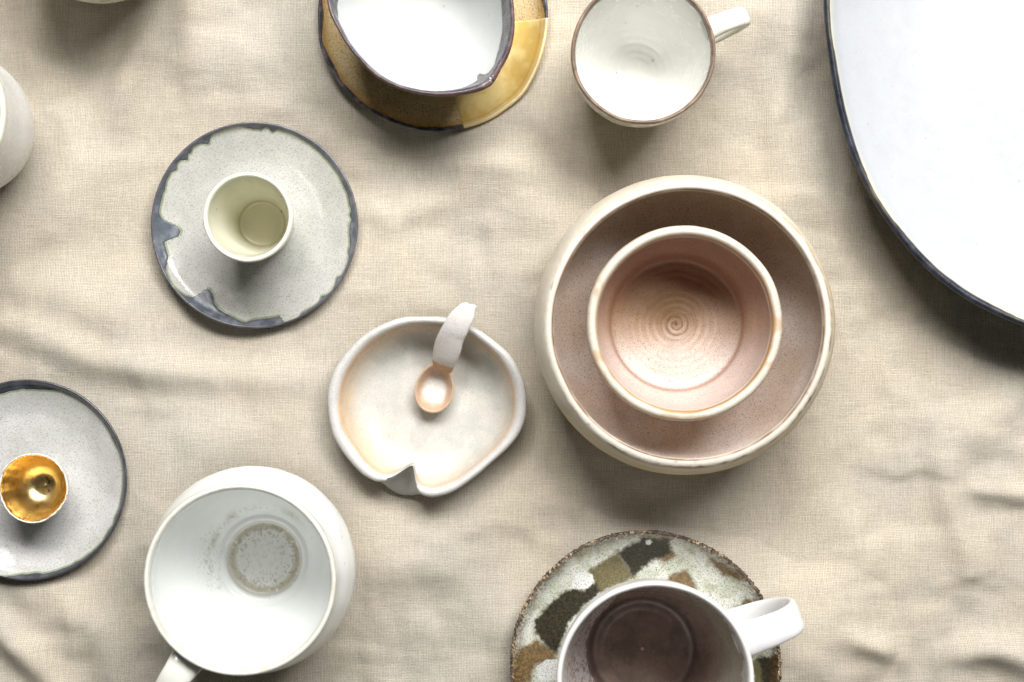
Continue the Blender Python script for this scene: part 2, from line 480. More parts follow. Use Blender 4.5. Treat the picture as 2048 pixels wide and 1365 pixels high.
# ------------------------------------------------------------------ 1 grey saucer with blue runs
def saucer(px, py, pxr, seed, label, bpts, col_in, dark=1.0, outline=None, zr=.0131):
    x, y = rest(px, py, zr, 27)
    root = thing('saucer', label, 'saucer', (x, y, 0), 'grey saucers with dark glazed rims')
    R = pxr * MPP * (CAM_D - zr) / CAM_D / MM
    w = Ware([(0,4.3),(20,4.5),(33,4.8),(37,5.8),(41,7.2),(45,8.8),(48.6,10.4),(50,12.1),(50.6,13.1),(51.1,13.0),(51.3,12.4),(49.5,9.6),(46,6.8),(38,2.9),(30,1.2),(29,0),(26,0),(25,1.5),(0,1.5)],
             R, seed, outline, wobble=.004, zwob=.5)
    bf = smooth_fn(outline_px(bpts, px, py, zr), .065)                     # inner edge of the dark glaze
    fine = lambda a: bf(a) + .35 * (fbm(40*np.cos(a), 40*np.sin(a), seed=seed, octv=3) - .5) + .5 * (fbm(14*np.cos(a), 14*np.sin(a), seed=seed+3, octv=2) - .5)
    def body(q):
        c = np.broadcast_to(col_in, (*q['x'].shape, 3)).copy()
        n = fbm(q['x']*.06, q['y']*.06, seed=seed, octv=3)
        c = mixc(c, lin(172, 174, 166), sst(.35, .7, n) * .5)
        edge = fine(q['th'])                              # pale green bloom where the glazes meet
        d = edge - q['r']
        g = np.where(q['inn'], sst(2.2, .2, d), 0)
        c = mixc(c, lin(186, 192, 170), g * .45)
        g2 = np.where(q['inn'], sst(.75, .1, np.abs(d - .1)), 0)
        c = mixc(c, lin(96, 108, 74), g2 * .7)
        c = np.where(q['inn'][..., None], c, lin(70, 72, 80))
        return c
    w.patch('body', M_saucer, root, body, nt=210)
    s0 = w.scale
    def tstart(a):
        r = fine(a); rr = r.copy()
        for _ in range(4): rr = r / (1 + np.clip(rr / w.R, 0, 1) ** w.pow * (w.scale(a) - 1))
        return w.t_of_r(np.clip(rr, 0, w.R * .985))
    def gl(q):
        n = fbm(q['x']*.25, q['y']*.25, q['z']*.25, seed+9, 4)
        c = np.broadcast_to(lin(84, 92, 102), (*q['x'].shape, 3))
        c = mixc(c, lin(124, 126, 136), sst(.4, .7, n) * .8)
        c = mixc(c, lin(60, 66, 56), sst(.10, .0, q['u']) * .8)
        lipd = np.abs(q['t'] - w.tlip)
        c = mixc(c, lin(92, 84, 88), sst(.012, .0, lipd) * .6)
        c = mixc(c, lin(48, 52, 62), np.where(q['inn'], 0, 1) * sst(0, .05, q['t'] - w.tlip))
        return c * dark
    global TH_N
    old = TH_N; TH_N = 900
    w.patch('rim_glaze', M_blue, root, gl, t0=tstart, t1=w.t_out(4.0), nt=46, off=.22, feather=.06)
    TH_N = old
    return root

z2 = lambda pts, s, ox, oy: [(a/s + ox, b/s + oy) for a, b in pts]
B1 = z2([(580,84),(600,92),(640,105),(690,108),(702,92),(725,92),(735,122),(755,124),(772,102),(850,125),(920,165),(990,220),(1040,270),(1080,320),(1110,360),(1125,400),(1150,450),(1160,500),(1172,550),(1160,572),(1178,592),(1164,620),(1161,680),(1168,740),(1153,775),(1165,800),(1150,860),(1130,900),(1093,912),(1092,945),(1080,980),(1052,1008),(1012,1012),(1002,1050),(960,1080),(905,1108),(895,1138),(860,1150),(820,1163),(806,1158),(790,1118),(720,1133),(660,1140),(620,1145),(600,1160),(560,1145),(500,1110),(450,1085),(425,1050),(415,1000),(392,968),(350,990),(318,1022),(262,1010),(208,960),(165,880),(178,800),(165,750),(152,712),(228,692),(243,655),(215,625),(150,600),(133,580),(130,530),(142,490),(160,430),(172,380),(190,340),(225,328),(225,290),(250,272),(290,276),(300,248),(281,230),(310,200),(345,183),(400,187),(412,140),(430,125),(500,100),(550,88)], 2.73, 270, 220)
saucer(508.5, 450.5, 206.5, 1, 'grey speckled saucer with blue-grey glaze runs at its rim, under the pale green egg cup', B1, lin(192, 191, 186))
B2 = z2([(0,190),(100,168),(200,170),(330,180),(400,210),(480,265),(540,330),(580,390),(610,450),(645,510),(662,570),(664,660),(658,730),(640,820),(618,860),(616,895),(585,935),(560,985),(500,1045),(430,1095),(340,1140),(230,1170),(200,1165),(100,1175),(0,1180),(-120,1150),(-240,1080),(-330,960),(-380,800),(-390,640),(-360,500),(-290,370),(-180,260),(-80,210)], 2.73, 0, 720)
saucer(53, 960.5, 200.5, 8, 'pale grey speckled saucer with even blue-black rim, under the little gold cup', B2, lin(198, 197, 195), dark=.55)

# ------------------------------------------------------------------ egg cup
def egg_cup():
    zb = .0047; zr = zb + .048
    x, y = P(495, 434.5, zr)
    root = thing('egg_cup', 'small pale green egg cup standing empty on the grey saucer', 'egg cup', (x, y, zb))
    w = Ware([(0,3.6),(8.5,3.7),(10.6,4.2),(11.5,5.6),(13,11),(16.2,28),(18.4,43),(18.9,46.6),(19.4,47.8),(20.2,48),(20.8,47.4),(20.9,46),(19,30),(16,10),(14.5,1.4),(13.6,0),(12,0),(11,.8),(0,.8)], 20.9, 14, wobble=.010, zwob=.35)
    def paint(q):
        c = np.broadcast_to(lin(224, 223, 204), (*q['x'].shape, 3))
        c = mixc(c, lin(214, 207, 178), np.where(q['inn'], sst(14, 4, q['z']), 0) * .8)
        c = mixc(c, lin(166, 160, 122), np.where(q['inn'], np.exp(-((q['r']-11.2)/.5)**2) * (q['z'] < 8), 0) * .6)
        return mixc(c, lin(232, 232, 216), sst(.03, .0, np.abs(q['t'] - w.tlip)))
    w.patch('body', M_celadon, root, paint, nt=170)
    def rimc(q): return np.broadcast_to(lin(232, 232, 214), (*q['x'].shape, 3))
    w.patch('rim', M_celadon, root, rimc, t0=w.tlip - .035, t1=w.tlip + .035, nt=24, off=.12, feather=.2)
egg_cup()

# ------------------------------------------------------------------ gold cup
def gold_cup():
    zb = .0046; zr = zb + .023
    x, y = P(65.5, 977, zr)
    root = thing('gold_cup', 'tiny eggshell-thin porcelain cup gilded inside, on the left saucer', 'cup', (x, y, zb))
    def dfm(x, y, z, T, TH, s):
        j = (fbm(5*np.cos(TH), 5*np.sin(TH), seed=71, octv=4) - .5) * 3.2
        z = z + j * sst(.82, 1.0, z / s.H)
        f = 1 + .05 * (fbm(1.6*np.cos(TH)+4, 1.6*np.sin(TH), seed=73, octv=3) - .5) * 2 * sst(2, 16, z)
        n = (fbm(x*.16, y*.16, z*.16, 75, 2) - .5) * .12 * sst(0, 6, np.hypot(x, y))
        return x*f + n*.6, y*f + n*.6, z
    w = Ware([(0,2.0),(4.5,2.1),(6.2,2.6),(9.5,5),(12.6,10.5),(14.8,18),(15.8,22.5),(16.1,23),(16.5,22.8),(15.9,18),(13.6,9.8),(10.4,4),(7,1.0),(5,0),(3,0),(0,.3)], 16.6, 33, wobble=.012, zwob=.6, deform=dfm)
    w.patch('body', M_shell, root, flat(lin(226, 222, 215)), nt=120)
    def gl(q):
        c = np.broadcast_to(np.array([.90, .66, .28]), (*q['x'].shape, 3))
        n = fbm(q['x']*.22, q['y']*.22, q['z']*.22, 5, 4)
        c = mixc(c, (.60, .32, .06), sst(.45, .8, n) * .6)
        c = mixc(c, (.90, .74, .42), sst(9, 3, q['z']) * .6)
        ink = np.exp(-((q['x']-1.2-.7*np.sin(q['y']*1.3))/.5)**2) * sst(.38, .55, fbm(q['x']*.9, q['y']*.9, seed=8)) * (np.abs(q['y']+.0) < 4)
        return mixc(c, (.08, .04, .02), ink * .9)
    w.patch('gold_lining', M_gold, root, gl, t0=.004, t1=w.tlip - .012, nt=90, off=.12, feather=.02, metal=1.0)
gold_cup()

# ------------------------------------------------------------------ ochre plate + pouring bowl
def ochre_plate():
    cx, cy, zr = 866, 32, .0135
    out = [(636,48),(640,89),(654,126),(678,167),(707,199),(748,228),(788,247),(842,261),(896,262),(929,256),(976,241),(1011,218),(1043,191),(1068,150),(1084,107),(1093,67),(1095,27),(1091,-15),(1078,-60),(1050,-110),(1010,-152),(960,-180),(900,-198),(840,-197),(780,-182),(728,-152),(686,-112),(655,-65),(640,-15)]
    x, y = rest(cx, cy, zr, 34)
    root = thing('plate', 'ochre speckled plate with dark rim and a gold corner, under the white pouring bowl', 'plate', (x, y, 0))
    of = smooth_fn(outline_px(out, cx, cy, zr), .16)
    w = Ware([(0,4),(30,4),(44,4.9),(51,7.2),(55,10.6),(56.4,12.6),(57,13.3),(57.7,13.1),(57.9,12.2),(55,8),(48,3.4),(38,1.2),(36,0),(32,0),(31,1.4),(0,1.4)], 56.5, 40, of, wobble=.006, zwob=.8)
    def body(q):
        c = np.broadcast_to(lin(214, 192, 148), (*q['x'].shape, 3))
        n = fbm(q['x']*.09, q['y']*.09, seed=2, octv=4)
        c = mixc(c, lin(196, 168, 118), sst(.35, .7, n) * .6)
        er = of(q['th']) - q['r']
        c = mixc(c, lin(178, 142, 84), sst(6, 2.2, er + 2.5 * (fbm(q['x']*.3, q['y']*.3, seed=6) - .5)) * .85)
        c = mixc(c, lin(214, 184, 122), np.exp(-((er - 3.6)/.35)**2) * .4)
        return np.where(q['inn'][..., None], c, lin(50, 50, 58))
    w.patch('body', M_ochre, root, body, nt=180)
    def rim(q):
        n = fbm(q['x']*.3, q['y']*.3, q['z']*.3, 19, 4)
        c = mixc(np.broadcast_to(lin(54, 56, 64), (*q['x'].shape, 3)), lin(112, 102, 108), sst(.4, .7, n) * .7)
        return mixc(c, lin(98, 70, 40), sst(.14, 0, q['u']))
    tin = lambda a: w.t_of_r(w.R - 2.3 - 1.2 * (fbm(5*np.cos(a), 5*np.sin(a), seed=12) - .5) * 2)
    w.patch('rim_glaze', M_darkrim, root, rim, t0=tin, t1=w.t_out(4.5), nt=40, off=.14, feather=.08)
    # gold corner: a patch bounded by two straight brushed edges
    gx = (P(905, 0, .006)[0] - x) / MM; gy = (y - P(0, 36, .010)[1]) / MM * -1
    r0 = 24.0; nt, nth = 110, 220
    t_a = w.t_of_r(r0); t_b = w.t_out(6.5)
    u = np.linspace(0, 1, nt)[:, None]; v = np.linspace(0, 1, nth)[None]
    T = np.broadcast_to(t_a + (t_b - t_a) * u, (nt, nth))
    r = np.interp(T, w.T, w.prof[:, 0])
    lean = (r - 38) * .26                                   # left edge leans outward
    wob = .5 * (fbm(r*.5, r*0, seed=3) - .5)
    ha = -np.arccos(np.clip((gx + lean.clip(0) + wob) / r, -1, 1)); hb = np.arcsin(np.clip((gy + wob) / r, -1, 1))
    TH = ha + (hb - ha) * v
    U = np.broadcast_to(u, T.shape); Vv = np.broadcast_to(v, T.shape)
    def gold(q):
        n = fbm(q['x']*.12, q['y']*.12, seed=51, octv=4)
        c = mixc(np.broadcast_to(lin(226, 190, 108), (*q['x'].shape, 3)), lin(240, 214, 146), sst(.35, .7, n))
        e = np.abs(q['t'] - w.tlip)
        c = mixc(c, lin(226, 208, 162), sst(.03, .004, e) * .8)
        return mixc(c, lin(206, 150, 52), np.exp(-((of(q['th']) - q['r'] - 3.4)/.5)**2) * .5)
    w.patch('gold_patch', M_gold_patch, root, gold, t0=-1, t1=-1, off=.30, feather=.03, wrap=False, th=(T, TH, U, Vv), metal=.35)
ochre_plate()

def pouring_bowl():
    zb = .0043; zr = zb + .048; cx, cy = 841, -2
    out = [(654,0),(660,27),(675,56),(694,89),(721,121),(751,151),(788,172),(828,185),(882,191),(923,188),(960,180),(983,169),(1001,137),(1017,108),(1025,81),(1028,30),(1025,0),(1016,-50),(994,-105),(955,-150),(900,-178),(835,-188),(770,-178),(718,-148),(680,-105),(658,-50)]
    inn = z2([(250,0),(270,120),(330,240),(430,370),(520,470),(650,570),(800,635),(950,664),(1100,668),(1200,655),(1290,625),(1340,600),(1352,560),(1375,540),(1400,552),(1425,540),(1462,480),(1478,430),(1500,350),(1516,270),(1522,200),(1518,100),(1505,0),(1480,-150),(1400,-380),(1200,-590),(900,-650),(600,-600),(400,-400),(280,-170)], 3.72, 600, 0)
    x, y = P(cx, cy, zr)
    root = thing('pouring_bowl', 'white bowl with pinched corner and uneven dark rim, standing on the ochre plate', 'bowl', (x, y, zb))
    of = smooth_fn(outline_px(out, cx, cy, zr), .10); inf = outline_px(inn, cx, cy, zr)
    w = Ware([(0,5.5),(12,5.6),(22,8.0),(31,15.5),(37,27),(40.3,39),(41.3,45.5),(41.9,47.4),(42.5,48),(43.2,47.3),(43.2,45),(41.8,37),(38.5,26),(32,13),(24,5),(19,1),(18,0),(15,0),(14,1.5),(0,1.5)], 43.0, 44, of, wobble=.003, zwob=.8, pow=2.6)
    def body(q):
        c = np.broadcast_to(lin(209, 211, 209), (*q['x'].shape, 3))
        c = mixc(c, lin(206, 206, 198), np.exp(-((q['r'] - 9)/.5)**2) * .25 * q['inn'])
        return np.where(q['inn'][..., None], c, lin(64, 62, 68))
    w.patch('body', M_white_gloss, root, body, nt=170)
    def tin(a):
        d = of(a) - inf(a)
        return w.t_of_r(np.clip(w.R - (d * 1.15).clip(2.4) + .5 * (fbm(18*np.cos(a), 18*np.sin(a), seed=5, octv=3) - .5), 0, w.R*.985))
    def rim(q):
        n = fbm(q['x']*.3, q['y']*.3, q['z']*.3, 23, 4)
        c = mixc(np.broadcast_to(lin(70, 68, 78), (*q['x'].shape, 3)), lin(118, 108, 112), sst(.4, .65, n) * .7)
        c = mixc(c, lin(150, 168, 148), sst(.07, 0, q['u']) * .9)
        return mixc(c, lin(104, 62, 44), np.exp(-((q['t'] - w.tlip - .006)/.006)**2) * .7)
    w.patch('rim_glaze', M_darkrim, root, rim, t0=tin, t1=w.t_out(30), nt=60, off=.16, feather=.05)
pouring_bowl()

# ------------------------------------------------------------------ white tea cup with brown rim
def tea_cup():
    zr = .0595; cx, cy = 1287, 104
    x, y = rest(cx, cy, zr, 17)
    root = thing('tea_cup', 'white cup with thin brown rim and small loop handle, standing on the cloth', 'cup', (x, y, 0))
    R = 145 * MPP * (CAM_D - zr) / CAM_D / MM
    w = Ware([(0,5),(7,5.1),(14,6.8),(22,14),(27.8,27),(31,43),(32.2,55),(32.6,58.4),(33.4,59.5),(34.1,59),(34.3,57),(33.8,44),(31.2,28),(26,13.5),(19,4),(17,1),(16,0),(13.5,0),(12.6,1.5),(0,1.5)], R, 50, wobble=.012, zwob=.4)
    def body(q):
        c = np.broadcast_to(lin(236, 236, 231), (*q['x'].shape, 3))
        return mixc(c, lin(232, 226, 204), np.where(q['inn'], 0, 1) * .7)
    w.patch('body', M_white_rings, root, body, nt=170)
    def rim(q):
        n = fbm(q['x']*.35, q['y']*.35, q['z']*.4, 29, 4)
        c = mixc(np.broadcast_to(lin(120, 100, 86), (*q['x'].shape, 3)), lin(154, 132, 112), sst(.4, .65, n) * .7)
        return mixc(c, lin(84, 56, 36), sst(.2, 0, q['u']) + sst(.85, 1, q['u']))
    n1 = lambda a: w.tlip - .034 - .012 * (fbm(3*np.cos(a), 3*np.sin(a), seed=9) - .5) * 2
    w.patch('rim', M_brownrim, root, rim, t0=n1, t1=w.tlip + .016, nt=26, off=.12, feather=.12)
    radial_handle('handle', M_white_satin, root, math.radians(21), [(31.6,51),(37,54),(43,55.2),(49,53.5),(52,48),(50.5,40),(45,32),(38,25.5),(31,21)], [11,9.6,9.2,9.2,9.0,8.6,8.4,9.5], [5.4,4.8,4.4,4.2,4.2,4.4,5.0], lin(228, 227, 216))
tea_cup()

# ------------------------------------------------------------------ big white platter
def platter():
    zr = .038; cx, cy = 2300, 40
    out = [(1649,-20),(1650,30),(1656,80),(1663,130),(1674,200),(1690,268),(1716,340),(1750,405),(1793,467),(1850,533),(1920,590),(1985,625),(2048,652),(2150,678),(2300,690),(2500,665),(2700,560),(2850,400),(2940,200),(2960,0),(2900,-260),(2750,-450),(2550,-570),(2300,-615),(2050,-565),(1850,-430),(1720,-240)]
    x, y = P(cx, cy, zr); feet.append((x, y, .088))
    root = thing('platter', 'huge white shallow serving bowl with thin blue-black edge, largest piece on the cloth', 'serving bowl', (x, y, 0))
    of = smooth_fn(outline_px(out, cx, cy, zr), .25)
    w = Ware([(a_, b_ * 38/44) for a_, b_ in [(0,7.5),(70,8),(106,11.5),(131,22),(145,34),(149.5,40.5),(151.2,43.3),(152.4,44),(153.6,43.4),(153.9,41.5),(151,36),(139,23),(114,8),(94,3),(88,0),(82,0),(80,4),(0,4)]], 155.7, 60, of, wobble=.001, zwob=.6, n=700)
    def body(q):
        c = np.broadcast_to(lin(184, 187, 190), (*q['x'].shape, 3))
        er = of(q['th']) - q['r']
        c = mixc(c, lin(206, 204, 186), sst(5.5, 2.5, er + 3*(fbm(q['x']*.08, q['y']*.08, seed=4)-.5)) * .7)
        return np.where(q['inn'][..., None], c, lin(40, 42, 50))
    global TH_N
    TH_N = 640
    w.patch('body', M_white_satin, root, body, nt=170)
    def rim(q):
        n = fbm(q['x']*.15, q['y']*.15, q['z']*.2, 39, 4)
        c = mixc(np.broadcast_to(lin(36, 40, 50), (*q['x'].shape, 3)), lin(66, 66, 78), sst(.45, .7, n) * .7)
        return mixc(c, lin(132, 120, 84), sst(.10, 0, q['u']) * .6)
    tin = lambda a: w.t_of_r(w.R - 3.4 - 1.6 * (fbm(6*np.cos(a), 6*np.sin(a), seed=14) - .5) * 2)
    w.patch('rim_glaze', M_darkrim, root, rim, t0=tin, t1=w.t_out(22), nt=50, off=.15, feather=.06)
    TH_N = 360
platter()

# ------------------------------------------------------------------ pinched dish and spoon
def pinch_dish():
    zr = .026; cx, cy = 855, 808
    out = z2([(620,153),(700,153),(780,160),(870,180),(950,213),(1080,300),(1180,400),(1232,500),(1260,620),(1256,730),(1225,830),(1150,920),(1050,1005),(950,1095),(850,1165),(760,1202),(690,1200),(600,1172),(480,1150),(380,1130),(290,1065),(200,960),(130,850),(100,720),(97,600),(130,480),(200,370),(300,270),(420,200),(520,165)], 2.904, 620, 580)
    x, y = rest(cx, cy, zr, 31)
    root = thing('pinched_dish', 'speckled off-white stoneware dish with orange blush and one folded pleat in its rim', 'dish', (x, y, 0))
    of = smooth_fn(outline_px(out, cx, cy, zr), .42)
    c0 = P(cx, cy, zr); ap = P(827, 925, zr)
    t0 = math.atan2(ap[1]-c0[1], ap[0]-c0[0])
    def dfm(x, y, z, T, TH, s):
        d = (TH - t0 + PI) % (2*PI) - PI
        up = sst(7, 24, z)
        skew = d + .03 * (1 - up)
        g = np.where(skew < 0, np.exp(-(skew/.20)**2), np.exp(-(skew/.085)**2))
        g2 = np.exp(-(skew/.10)**2)
        inn = T < s.tlip
        lowbulge = np.where(inn, 0, 7.2 * np.exp(-((z - 8)/7.5)**2) * np.exp(-((d + .06)/.26)**2))
        depth = np.where(inn, 9.5, 12.0) * up * g
        r = np.hypot(x, y); r2 = r - depth + lowbulge
        # lips swell either side of the pleat
        r2 = r2 + .6 * up * np.exp(-((d - .26)/.15)**2)
        z2_ = z + 1.6 * up * g2 - 0.0
        k = r2 / np.maximum(r, 1e-6)
        n = (fbm(x*.07, y*.07, z*.07, 91, 3) - .5) * 1.3 * sst(20, 45, r)
        return x*k + n, y*k + n, z2_
    w = Ware([(0,4.0),(22,4.2),(34,6.0),(41.0,11.5),(44,18),(45.2,22.2),(46.9,25),(49.2,26),(51.4,25.2),(52.3,22.6),(51.5,16),(48,8.5),(41,3.2),(33,.6),(30,0),(0,0)], 48.6, 70, of, wobble=.004, zwob=1.0, deform=dfm, pow=2.0)
    global TH_N
    TH_N = 720
    def body(q):
        w_ = q['w']
        c = np.broadcast_to(lin(198, 196, 192), (*q['x'].shape, 3))
        return c * (1 + .10*(fbm(q['x']*.12, q['y']*.12, q['z']*.12, 3, 3) - .5))[..., None]
    w.patch('body', M_stone, root, body, nt=170)
    def glz(q):
        n = fbm(q['x']*.10, q['y']*.10, seed=15, octv=4)
        c = mixc(np.broadcast_to(lin(192, 191, 184), (*q['x'].shape, 3)), lin(204, 201, 193), sst(.35, .65, n))
        e = q['u']
        side = sst(-.4, .9, -np.cos(q['th']) * .7 + .35 + .2 * np.sin(q['th']))
        c = mixc(c, lin(218, 188, 152), sst(.62, .93, e + (n-.5)*.25) * (.25 + .5 * side))
        return mixc(c, lin(206, 170, 134), sst(.90, .95, e) * (.55 + .4 * sst(-.3, .6, np.sin(q['th']))))
    te = lambda a: w.tlip - .030 - .014 * (fbm(2*np.cos(a), 2*np.sin(a), seed=44) - .5) * 2
    w.patch('inner_glaze', M_stone_in, root, glz, t0=.002, t1=te, nt=120, off=.15, feather=.012)
    TH_N = 360
    return x, y
dish_xy = pinch_dish()

def spoon():
    # laid across the dish: bowl of the spoon on the dish floor, handle over the rim
    base = P(869.5, 776, .012)
    root = thing('spoon', 'little stoneware spoon with terracotta bowl and flat pale handle, leaning across the pinched dish', 'spoon', (base[0], base[1], 0))
    def L(px, py, z):
        a = P(px, py, z*MM); return np.array([(a[0]-base[0])/MM, (a[1]-base[1])/MM, z])
    # --- spoon head: an egg-shaped cup
    ang = math.atan2(L(887, 728, 12)[1] - L(866, 826, 12)[1], L(887, 728, 12)[0] - L(866, 826, 12)[0])
    ax = np.array([math.cos(ang), math.sin(ang)]); sd = np.array([-ax[1], ax[0]])
    prof = spline([(0,0.9),(.35,1.1),(.62,2.6),(.80,5.2),(.875,6.8),(.93,7.4),(.985,7.2),(1.0,6.5),(.93,4.2),(.72,1.6),(.45,.1),(.2,-.35),(0,-.4)], 60)
    th = np.linspace(0, 2*PI, 96, endpoint=False)
    r, z = prof[:, 0][:, None], prof[:, 1][:, None]
    r = np.clip(r, .004, None)
    lx = np.cos(th)[None]; ly = np.sin(th)[None]
    a = 12.6; b_ = 9.5 * (1 - .12 * lx)                    # narrower towards the handle
    u = r * lx * a; v = r * ly * b_
    lift = np.clip((u + 2) / 14, 0, None) ** 2 * 3.0
    X = u * ax[0] + v * sd[0]; Y = u * ax[1] + v * sd[1]
    X = X * (1 + .03*(fbm(X*.2, Y*.2, seed=2)-.5)*2)
    Z = z + 5.2 + lift + 0*X
    V = np.stack([X, Y, Z + (fbm(X*.3, Y*.3, seed=7) - .5) * .4], -1) * MM
    rr = np.broadcast_to(r, X.shape); idx = np.arange(60)[:, None] + 0*X
    inside = idx < np.argmax(prof[:, 1])
    n = fbm(X*.3, Y*.3, seed=3)
    c = np.broadcast_to(lin(190, 158, 130), (*X.shape, 3))
    c = mixc(c, lin(226, 220, 214), np.where(inside, sst(.82, .42, rr + .35*(u/a).clip(0) + (n-.5)*.3), 0))
    c = mixc(c, lin(206, 196, 186), np.where(inside, 0, sst(.98, .85, rr)) * .7)
    F = grid_faces(60, 96, True)[:, ::-1]
    me = make_mesh('head', V, F, c, None, [list(range(96)), list(range(59*96, 60*96))[::-1]])
    link('head', me, M_stone_in, root)
    # --- handle: flattened strap, arched over the rim, with a lobed tip
    Lf = z2([(330,640),(322,590),(330,500),(350,400),(385,320),(425,245),(480,150),(530,92),(575,58)], 4.875, 800, 600)
    Rt = z2([(505,700),(520,655),(545,610),(585,510),(615,400),(650,330),(685,250),(715,180),(735,95)], 4.875, 800, 600)
    zc = [13.5, 16.0, 20.5, 25.0, 28.5, 31.0, 32.6, 33.0, 32.8]
    lp = np.array([L(p[0], p[1], h) for p, h in zip(Lf, zc)]); rp = np.array([L(p[0], p[1], h) for p, h in zip(Rt, zc)])
    lp = spline(lp, 60); rp = spline(rp, 60)
    cen = (lp + rp) / 2; half = (rp - lp) / 2 * 1.05
    d = np.gradient(cen, axis=0); d /= np.linalg.norm(d, axis=1)[:, None]
    hn = half / np.linalg.norm(half, axis=1)[:, None]
    up = np.cross(hn, d); up /= np.linalg.norm(up, axis=1)[:, None]
    m = 40; aa = np.linspace(0, 2*PI, m, endpoint=False)
    ca = np.sign(np.cos(aa)) * np.abs(np.cos(aa)) ** .75; sa = np.sign(np.sin(aa)) * np.abs(np.sin(aa)) ** .8
    k = np.linspace(0, 1, 60)
    tk = 1.7 * np.ones(60)
    V = cen[:, None] + half[:, None] * ca[None, :, None] + up[:, None] * (tk[:, None] * sa[None])[..., None]
    # rounded, two-lobed end
    tipn = 12; tips = []
    for i in range(1, tipn + 1):
        f = i / tipn; sh = math.sqrt(max(1 - f*f, .0))
        lobe = (1 - .25 * np.exp(-((ca - .02)/.22)**2)) * (1 - .30*np.abs(ca)**3)
        row = cen[-1][None] + half[-1][None] * (ca * (sh*.25 + .75) * (1 if i < tipn else .96))[:, None] + d[-1][None] * (f * 2.6 * lobe)[:, None] + up[-1][None] * (1.7 * sa * sh)[:, None]
        tips.append(row)
    V = np.concatenate([V, np.array(tips)], 0)
    V = V + (fbm(V[..., 0]*.25, V[..., 1]*.25, V[..., 2]*.25, 5, 2) - .5)[..., None] * .2
    nn = V.shape[0]
    u = np.linspace(0, 1, nn)[:, None] + np.zeros((1, m))
    c = np.broadcast_to(lin(214, 210, 206), (nn, m, 3))
    nz = fbm(V[..., 0]*.4, V[..., 1]*.4, seed=4)
    c = mixc(c, lin(192, 150, 114), sst(.13, .07, u + (nz - .5)*.05))
    me = make_mesh('handle', V * MM, grid_faces(nn, m, True), c, None, [list(range(m))[::-1], list(range((nn-1)*m, nn*m))])
    link('handle', me, M_stone, root)
spoon()

# ------------------------------------------------------------------ the two nested bowls
def big_bowl():
    zr = .062; cx, cy = 1376.5, 650
    x, y = rest(cx, cy, zr, 37)
    root = thing('large_bowl', 'large round bowl of cream and dusky pink stoneware holding a smaller bowl', 'bowl', (x, y, 0))
    w = Ware([(0,8),(25,8),(44,10),(57,18),(63.5,31),(65,42),(63.8,52),(62.2,58.6),(62.3,60.8),(63.3,62),(64.9,61.9),(66.6,60.2),(69.2,53.5),(70.8,44),(69.8,33),(64,18),(50,6),(38,3),(36,0),(32,0),(31,3),(0,3)], 70.8, 80, wobble=.006, zwob=.5)
    def body(q):
        n = fbm(q['x']*.05, q['y']*.05, q['z']*.05, 6, 4)
        a = mixc(np.broadcast_to(lin(204, 186, 173), (*q['x'].shape, 3)), lin(212, 199, 191), sst(.35, .65, n))
        a = mixc(a, lin(190, 164, 140), sst(.4, .7, fbm(q['x']*.03+5, q['y']*.03, seed=8)) * .4)
        o = mixc(np.broadcast_to(lin(216, 208, 186), (*q['x'].shape, 3)), lin(192, 170, 130), sst(.45, .7, fbm(q['x']*.1, q['y']*.1, q['z']*.25, 9, 3)) * .7)
        return np.where(q['inn'][..., None], a, o)
    w.patch('body', M_pink, root, body, nt=200)
    LEN = np.linalg.norm(np.diff(w.prof, axis=0), axis=1).sum()
    def rim(q):
        n = fbm(q['x']*.12, q['y']*.12, q['z']*.3, 31, 4)
        c = np.broadcast_to(lin(219, 213, 201), (*q['x'].shape, 3))
        n2 = fbm(q['x']*.35, q['y']*.35, q['z']*.6, 35, 3)
        dt = (q['t'] - w.tlip) * LEN                      # mm from the top of the lip
        c = mixc(c, lin(122, 84, 46), np.exp(-((dt + 1.1 + 1.2*(n - .5))/.75)**2) * (.62 + .45 * sst(.3, .6, n)))
        c = mixc(c, lin(186, 160, 116), np.exp(-((dt - 3.4 + 2.0*(n - .5))/1.5)**2) * (.35 + .6 * sst(.4, .62, n2)) * (.4 + .6*sst(-.6, .7, np.cos(q['th'] + .5))))
        low = sst(-.5, .7, -np.sin(q['th']) * .8 + np.cos(q['th']) * .5)
        c = mixc(c, lin(200, 180, 140), sst(2.5, 9, dt + 3*(n - .5)) * (.25 + .7*low))  # tan belly, kept whiter at upper left: its lit side painted in
        c = mixc(c, lin(96, 66, 38), np.exp(-((dt - 2.7 + 2.4*(n2 - .5))/.55)**2) * low * sst(.35, .55, n) * .9)
        c = mixc(c, lin(104, 70, 38), sst(.66, .74, n2) * sst(.5, .65, fbm(q['x']*.05, q['y']*.05, seed=77)) * np.exp(-((dt - .8)/1.4)**2) * .85)
        return mixc(c, lin(170, 148, 136), sst(-3.0, -4.6, dt + (n - .5)) * .9)
    ta = w.t_of_r(0) + 0; 
    i = int(w.tlip * (len(w.T)-1)); zz = w.prof[:i, 1]; tin = w.T[:i][np.argmax(zz > 53)]
    w.patch('rim', M_cream, root, rim, t0=tin, t1=w.t_out(14), nt=110, off=.15, feather=.05)
big_bowl()

